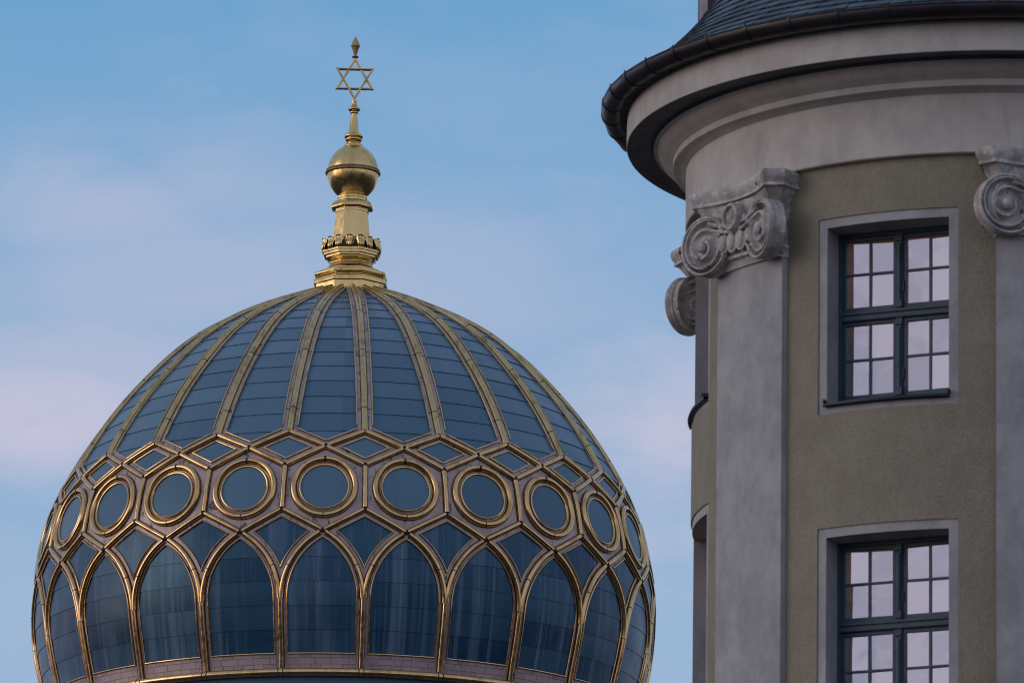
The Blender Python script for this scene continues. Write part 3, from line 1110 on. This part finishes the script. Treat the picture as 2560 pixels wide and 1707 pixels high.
# dormer on the left-hand side of the roof
mb = MB()
x0, x1, hy, za, zb_ = -3.765, -2.3, 0.62, 25.6, 28.4
mb.box(((x0 + 0.06 + x1) / 2, 0.2, Z((za + zb_) / 2)), (x1 - x0 - 0.06, 2 * hy, zb_ - za), 'maroon')
for yy in (0.2 - hy, 0.2 + hy):
    mb.box((x0 + 0.035, yy, Z((za + zb_) / 2)), (0.09, 0.10, zb_ - za), 'trim')
    mb.box((x0 + 0.36, yy, Z((za + zb_) / 2)), (0.035, 0.035, zb_ - za), 'maroon')
    mb.box((x0 + 0.22, yy - 0.012 if yy < 0 else yy + 0.012, Z(26.32)), (0.36, 0.02, 0.05), 'sheet_dark')
mb.box(((x0 + x1) / 2, 0.2, Z(zb_ + 0.06)), (x1 - x0 + 0.3, 2 * hy + 0.3, 0.12), 'sheet_dark')
mb.box((x0 - 0.03, 0.2, Z(25.78)), (0.16, 2 * hy + 0.2, 0.05), 'gold_old')
mb.box((x0 + 0.012, 0.2, Z((za + zb_) / 2)), (0.02, 2 * hy - 0.14, zb_ - za - 0.6), 'teal')
mb.build('dormer', TOW, 0)


# ---- windows (flat frame set back in a curved wall)
def window(cphi, k):
    zt, zb = wz(WINS.index(cphi), k)
    ot, ob = zt - 0.116, zb + 0.12
    root = bpy.data.objects.new('window', None)
    COL.objects.link(root)
    root.parent = TOW
    root.rotation_euler = (0, 0, R_(cphi))
    # local frame: +x right, -y outwards, angle 0 = window axis
    RC_ = RW - 0.020
    xo = RC_ * math.sin(R_(CA))
    ypl = -(RC_ * math.cos(R_(CA)) - 0.42)
    mb = MB()
    n = 12
    def q(phi, r, z):
        return cyl(phi, r, z)
    for (a, b, z1, z2) in ((-CW, CW, zt, ot), (-CW, CW, ob, zb), (-CW, -CA, ot, ob), (CA, CW, ot, ob)):
        m_ = max(1, int((b - a) / 2))
        mb.grid([[q(a + (b - a) * j / m_, RC_, z) for j in range(m_ + 1)] for z in (z1, z2)], 'pale', flip=True)
    arcx = [CA * (2 * j / n - 1) for j in range(n + 1)]
    for z, fl in ((ot, True), (ob, False)):
        mb.grid([[q(a, RC_, z) for a in arcx], [(RC_ * math.sin(R_(a)), ypl + 0.12, Z(z)) for a in arcx]], 'pale', flip=fl)
    for sgn in (-1, 1):
        mb.grid([[(sgn * xo, -RC_ * math.cos(R_(CA)), Z(z)), (sgn * xo, ypl + 0.12, Z(z))] for z in (ot, ob)], 'pale', flip=sgn > 0)
    mb.build('casing', root, 20)
    # sill sheet: slopes out, rolled front edge, turned up ends
    mb = MB()
    fr = [q(a * 1.02, RW + 0.040, ob + 0.005) for a in arcx]
    bk = [(RC_ * math.sin(R_(a * 1.0)), ypl + 0.02, Z(ob + 0.055)) for a in arcx]
    mb.grid([fr, bk], 'sheet_dark')
    fr2 = [(p[0], p[1], p[2] - 0.032) for p in fr]
    mb.grid([fr2, fr], 'sheet_dark')
    mb.grid([[q(a * 1.02, RW - 0.03, ob - 0.035) for a in arcx], fr2], 'sheet_dark')
    mb.tube(fr2, 0.012, 'sheet_dark', 8)
    for sgn in (-1, 1):
        mb.box((sgn * (xo + 0.012), -RC_ * math.cos(R_(CA)) - 0.02, Z(ob + 0.03)), (0.02, 0.13, 0.05), 'sheet_dark')
    mb.build('sill', root, 40)
    # fixed frame
    hz = ot - ob - 0.055
    zm = ob + 0.055 + hz * 0.515
    W = xo
    F = 0.05
    mb = MB()
    y0 = ypl
    b_ = lambda x, z, w, h, d, dy=0.0: mb.box((x, y0 + dy, Z(z)), (w, d, h), 'teal')
    b_(-W + F / 2, (ot + ob + 0.055) / 2, F, hz, 0.10)
    b_(W - F / 2, (ot + ob + 0.055) / 2, F, hz, 0.10)
    b_(0, ot - F / 2 + 0.001, 2 * W - 2 * F, F, 0.10)
    b_(0, ob + 0.055 + 0.035, 2 * W - 2 * F, 0.07, 0.10)
    b_(0, zm, 2 * W - 2 * F, 0.115, 0.11)
    b_(0, zm + 0.035, 2 * W - 2 * F - 0.004, 0.03, 0.03, -0.07)
    b_(0, zm - 0.025, 2 * W - 2 * F - 0.004, 0.05, 0.02, -0.064)
    # mullion with a slim half column and little cap
    for (za_, zb2) in ((zm + 0.0585, ot - F), (ob + 0.126, zm - 0.0585)):
        b_(0, (za_ + zb2) / 2, 0.085, zb2 - za_, 0.09)
        mb.tube([(0, y0 - 0.045, Z(za_ + 0.10)), (0, y0 - 0.045, Z(zb2 - 0.13))], 0.034, 'teal', 10)
        b_(0, zb2 - 0.07, 0.088, 0.035, 0.05, -0.05)
        b_(0, zb2 - 0.12, 0.080, 0.02, 0.045, -0.047)
        b_(0, za_ + 0.06, 0.088, 0.09, 0.045, -0.05)
    mb.build('window_frame', root, 40)
    # four sashes with a cross of glazing bars, each with its glass
    for sx in (-1, 1):
        for (z1, z2) in ((zm + 0.060, ot - F - 0.002), (ob + 0.127, zm - 0.060)):
            xa, xb = sorted((sx * 0.044, sx * (W - F - 0.001)))
            mb = MB()
            s_ = 0.042
            ys = y0 + 0.012
            bb = lambda x, z, w, h, d: mb.box((x, ys, Z(z)), (w, d, h), 'teal')
            bb(xa + s_ / 2, (z1 + z2) / 2, s_, z2 - z1, 0.055)
            bb(xb - s_ / 2, (z1 + z2) / 2, s_, z2 - z1, 0.055)
            bb((xa + xb) / 2, z2 - s_ / 2, xb - xa - 2 * s_, s_, 0.055)
            bb((xa + xb) / 2, z1 + 0.03, xb - xa - 2 * s_, 0.06, 0.055)
            bb((xa + xb) / 2, (z1 + z2) / 2 + 0.01, xb - xa - 2 * s_, 0.026, 0.042)
            for zz1, zz2 in ((z1 + 0.06, (z1 + z2) / 2 - 0.003), ((z1 + z2) / 2 + 0.023, z2 - s_)):
                bb((xa + xb) / 2, (zz1 + zz2) / 2, 0.026, zz2 - zz1, 0.042)
            if sx > 0:
                mb.box((xa + 0.012, ys - 0.04, Z(z1 + 0.28)), (0.016, 0.03, 0.13), 'sheet_dark')
            mb.build('sash', root, 0)
            mb = MB()
            gy = ys + 0.004
            xm, zmid = (xa + xb) / 2, (z1 + z2) / 2 + 0.01
            for px0, px1 in ((xa + s_ - 0.004, xm), (xm, xb - s_ + 0.004)):
                for pz0, pz1 in ((z1 + 0.056, zmid), (zmid, z2 - s_ + 0.004)):
                    tl, tv = random.uniform(-0.0035, 0.0035), random.uniform(-0.0035, 0.0035)
                    mb.add([(px0, gy + tl + tv, Z(pz0)), (px1, gy - tl + tv, Z(pz0)), (px1, gy - tl - tv, Z(pz1)), (px0, gy + tl - tv, Z(pz1))], [(0, 1, 2, 3)], 'glass')
            mb.build('pane', root, 0)
    return root


for w in WINS:
    for k in (0, 1):
        window(w, k)

# rooms behind the glass
mb = MB()
for k in ROWS:
    zc2 = 23.25 - STOREY * k
    mb.lathe([(0.01, Z(zc2)), (3.40, Z(zc2))], 'room_glow', 48, flip=True)
    mb.lathe([(3.40, Z(zc2 - 0.45)), (3.40, Z(zc2))], 'room', 48)
    mb.lathe([(3.40, Z(zc2 + 0.3)), (0.01, Z(zc2 + 0.3))], 'room_dark', 48, flip=True)
    mb.lathe([(1.5, Z(zc2 - 2.2)), (1.5, Z(zc2))], 'room_glow', 48, flip=True)
    mb.lathe([(1.52, Z(zc2 - 3.5)), (1.52, Z(zc2 - 2.2))], 'room_dark', 48, flip=True)
mb.build('interior', TOW, 30)


# ---- pilasters and capitals
def pilaster(cphi):
    mb = MB()
    hw = 9.78
    n = 10
    zt = 22.60
    mb.grid([[cyl(-hw + 2 * hw * j / n, RP, z) for j in range(n + 1)] for z in (zt, 12.0, -EYE)], 'pale', flip=True)
    for s in (-1, 1):
        mb.grid([[cyl(s * hw, RP, z), cyl(s * hw, RW - 0.01, z)] for z in (zt, 12.0, -EYE)], 'pale', flip=s < 0)
    mb.grid([[cyl(-hw + 2 * hw * j / n, r, 23.6) for j in range(n + 1)] for r in (RP, RW - 0.01)], 'pale')
    o = mb.build('pilaster', TOW, 30, rotz=R_(cphi))
    capital(o)
    return o


def scroll(mb, cx, cy, cz, R0, ang, thick, hand, eye=True):
    """spiral volute: disc with rolled rim and a raised spiral on its face; face normal turned by ang from outwards"""
    nx, ny = math.sin(R_(ang)), -math.cos(R_(ang))
    ex, ey = math.cos(R_(ang)), math.sin(R_(ang))
    def pt(u, v, d):
        return (cx + ex * u + nx * d, cy + ey * u + ny * d, Z(cz + v))
    n = 48
    A = np.arange(n) * math.tau / n
    def rim(a):
        return R0 * (1.0 + 0.06 * math.sin(a) - 0.05 * hand * math.cos(a))
    # side wall, double fluted
    prof = [(1.0, 0.0), (1.02, -0.02), (1.0, -0.05), (0.955, -thick * 0.35), (0.96, -thick * 0.45), (1.0, -thick * 0.5), (0.96, -thick * 0.55), (0.955, -thick * 0.7), (1.0, -thick * 0.95), (0.98, -thick)]
    mb.grid([[pt(rim(a) * k * math.cos(a), rim(a) * k * math.sin(a), d) for a in A] for k, d in prof], 'stone', cv=True)
    # face: raised border, then a spiral channel winding in to the eye
    border = [(1.0, 0.0), (0.985, 0.016), (0.93, 0.016), (0.905, 0.0)]
    mb.grid([[pt(rim(a) * k * math.cos(a), rim(a) * k * math.sin(a), d) for a in A] for k, d in border], 'stone', cv=True, flip=True)
    nf = 72
    AF = np.arange(nf) * math.tau / nf
    P = []
    for i in range(44):
        k = 0.905 - (0.905 - 0.17) * i / 43
        row = []
        for a in AF:
            p = (2.15 * ((0.905 - k) / 0.735) ** 0.85 + hand * (a - math.pi / 2) / math.tau) % 1.0
            q_ = max(0.0, math.sin(math.pi * min(1.0, max(0.0, (p - 0.22) / 0.78)))) ** 0.6
            fadein = min(1.0, i / 2.0)
            d = -0.125 * (0.30 + 0.70 * k) * q_ * fadein + 0.045 * (1 - k)
            row.append(pt(rim(a) * k * math.cos(a), rim(a) * k * math.sin(a), d))
        P.append(row)
    P.append([pt(0, 0, 0.02) for a in AF])
    mb.grid(P, 'stone', cv=True, flip=True)
    # back
    mb.grid([[pt(rim(a) * k * math.cos(a), rim(a) * k * math.sin(a), -thick) for a in A] for k in (0.98, 0.02)], 'stone', cv=True)
    if not eye:
        return
    # eye
    P = [[pt(0.068 * math.cos(b) * math.cos(a), 0.068 * math.cos(b) * math.sin(a), 0.025 + 0.05 * math.sin(b)) for a in np.arange(14) * math.tau / 14] for b in np.linspace(0, 1.5, 6)]
    mb.grid(P, 'stone', cv=True)


def capital(pil):
    mb = MB()
    yf = -RP            # pilaster face (local -y is outwards)
    # abacus: concave plan with cut corners, swept profile
    def plan(o):
        """outline from left wall to right wall; o = outward offset"""
        pts = []
        pts.append((-0.80 - o * 0.6, yf + 0.28))
        pts.append((-0.84 - o, yf + 0.05))
        pts.append((-0.90 - o, yf - 0.10 - o * 0.3))
        for i in range(13):
            f = -1 + 2 * i / 12
            pts.append((f * (0.735 + o * 0.75), yf - 0.115 - 0.165 * abs(f) ** 2.0 - o))
        pts.append((0.90 + o, yf - 0.10 - o * 0.3))
        pts.append((0.84 + o, yf + 0.05))
        pts.append((0.80 + o * 0.6, yf + 0.28))
        return pts
    prof = [(-0.10, 23.535), (0.03, 23.535), (0.048, 23.51), (0.052, 23.475), (0.040, 23.425), (0.010, 23.385), (0.002, 23.368), (0.012, 23.355), (0.012, 23.33), (-0.03, 23.325), (-0.055, 23.295), (-0.085, 23.255), (-0.12, 23.21), (-0.15, 23.17)]
    mb.grid([[(x, y, Z(z)) for x, y in plan(o)] for o, z in prof], 'stone', flip=True)
    mb.add([(x, y, Z(23.535)) for x, y in plan(-0.10)], [list(range(19))], 'stone')
    # bell behind the ornament
    def band(w, d, z, c=0.0):
        return [(-w, yf + 0.25, Z(z)), (-w, yf - d, Z(z))] + [(w * f, yf - d - c * (1 - f * f), Z(z)) for f in np.linspace(-0.9, 0.9, 9)] + [(w, yf - d, Z(z)), (w, yf + 0.25, Z(z))]
    mb.grid([band(0.70, 0.13, 23.30), band(0.68, 0.11, 23.05), band(0.66, 0.07, 22.92), band(0.66, 0.15, 22.89), band(0.655, 0.165, 22.80), band(0.65, 0.11, 22.70), band(0.655, 0.07, 22.665),
             band(0.67, 0.085, 22.655), band(0.675, 0.095, 22.63), band(0.67, 0.085, 22.605), band(0.66, 0.05, 22.60), band(0.665, 0.035, 22.585), band(0.672, 0.03, 22.49), band(0.672, -0.02, 22.485)], 'stone', flip=True)
    # front scrolls, side scrolls
    for s in (-1, 1):
        scroll(mb, s * 0.585, yf - 0.235, 22.805, 0.375, -s * 12, 0.20, s)
        scroll(mb, s * 0.69, yf + 0.03, 22.81, 0.30, s * 128, 0.16, s, False)
    # canalis: two mouldings dropping from the scrolls to the middle
    for dz, r in ((0.0, 0.030), (-0.075, 0.024)):
        pts = []
        for i in range(17):
            f = -1 + 2 * i / 16
            pts.append((f * 0.50, yf - 0.16 - 0.06 * abs(f), Z(23.00 + 0.10 * f * f + dz)))
        mb.tube(pts, r, 'stone', 8)
    # eggs between the scrolls with darts
    for i, x in enumerate((-0.27, -0.09, 0.09, 0.27)):
        P = [[(x + 0.075 * math.cos(b) * math.cos(a), yf - 0.165 - 0.055 * math.cos(b) * math.sin(a), Z(22.80 + 0.115 * math.sin(b))) for a in np.linspace(-0.3, math.pi + 0.3, 10)] for b in np.linspace(-1.5, 1.5, 10)]
        mb.grid(P, 'stone')
        loop = [(x + 0.098 * math.cos(a), yf - 0.15, Z(22.81 + 0.135 * math.sin(a))) for a in np.linspace(math.pi * 1.02, math.tau - 0.06, 12)]
        mb.tube(loop, 0.02, 'stone', 7)
    # rosette on a disc at the middle of the abacus
    yc, zc2 = yf - 0.26, 23.085
    P = []
    for k, d in ((1.0, 0.16), (1.02, 0.02), (1.0, 0.0), (0.92, -0.014), (0.78, -0.012), (0.72, 0.03), (0.6, 0.035), (0.45, 0.01), (0.3, -0.02), (0.12, -0.03), (0.01, -0.03)):
        row = []
        for a in np.arange(40) * math.tau / 40:
            lob = 1 + (0.12 * math.cos(5 * a) if 0.25 < k < 0.7 else 0.015 * math.cos(10 * a))
            row.append((0.152 * k * lob * math.cos(a), yc + d, Z(zc2 + 0.175 * k * lob * math.sin(a))))
        P.append(row)
    mb.grid(P, 'stone', cv=True)
    # little leaves beside the scrolls
    for s in (-1, 1):
        for q in range(3):
            a = s * (0.3 + 0.35 * q)
            pts = [(s * (0.20 + 0.05 * q) + 0.03 * math.sin(a) * i, yf - 0.17 - 0.012 * i, Z(23.02 - 0.045 * q + 0.02 * i)) for i in range(4)]
            mb.tube(pts, [0.03, 0.036, 0.03, 0.012], 'stone', 7)
    o = mb.build('capital', pil, 45)
    return o


for i, p in enumerate(PILS):
    pl = pilaster(p)
    if i == 0:
        for ch in pl.children:
            ch.location.z = 0.075
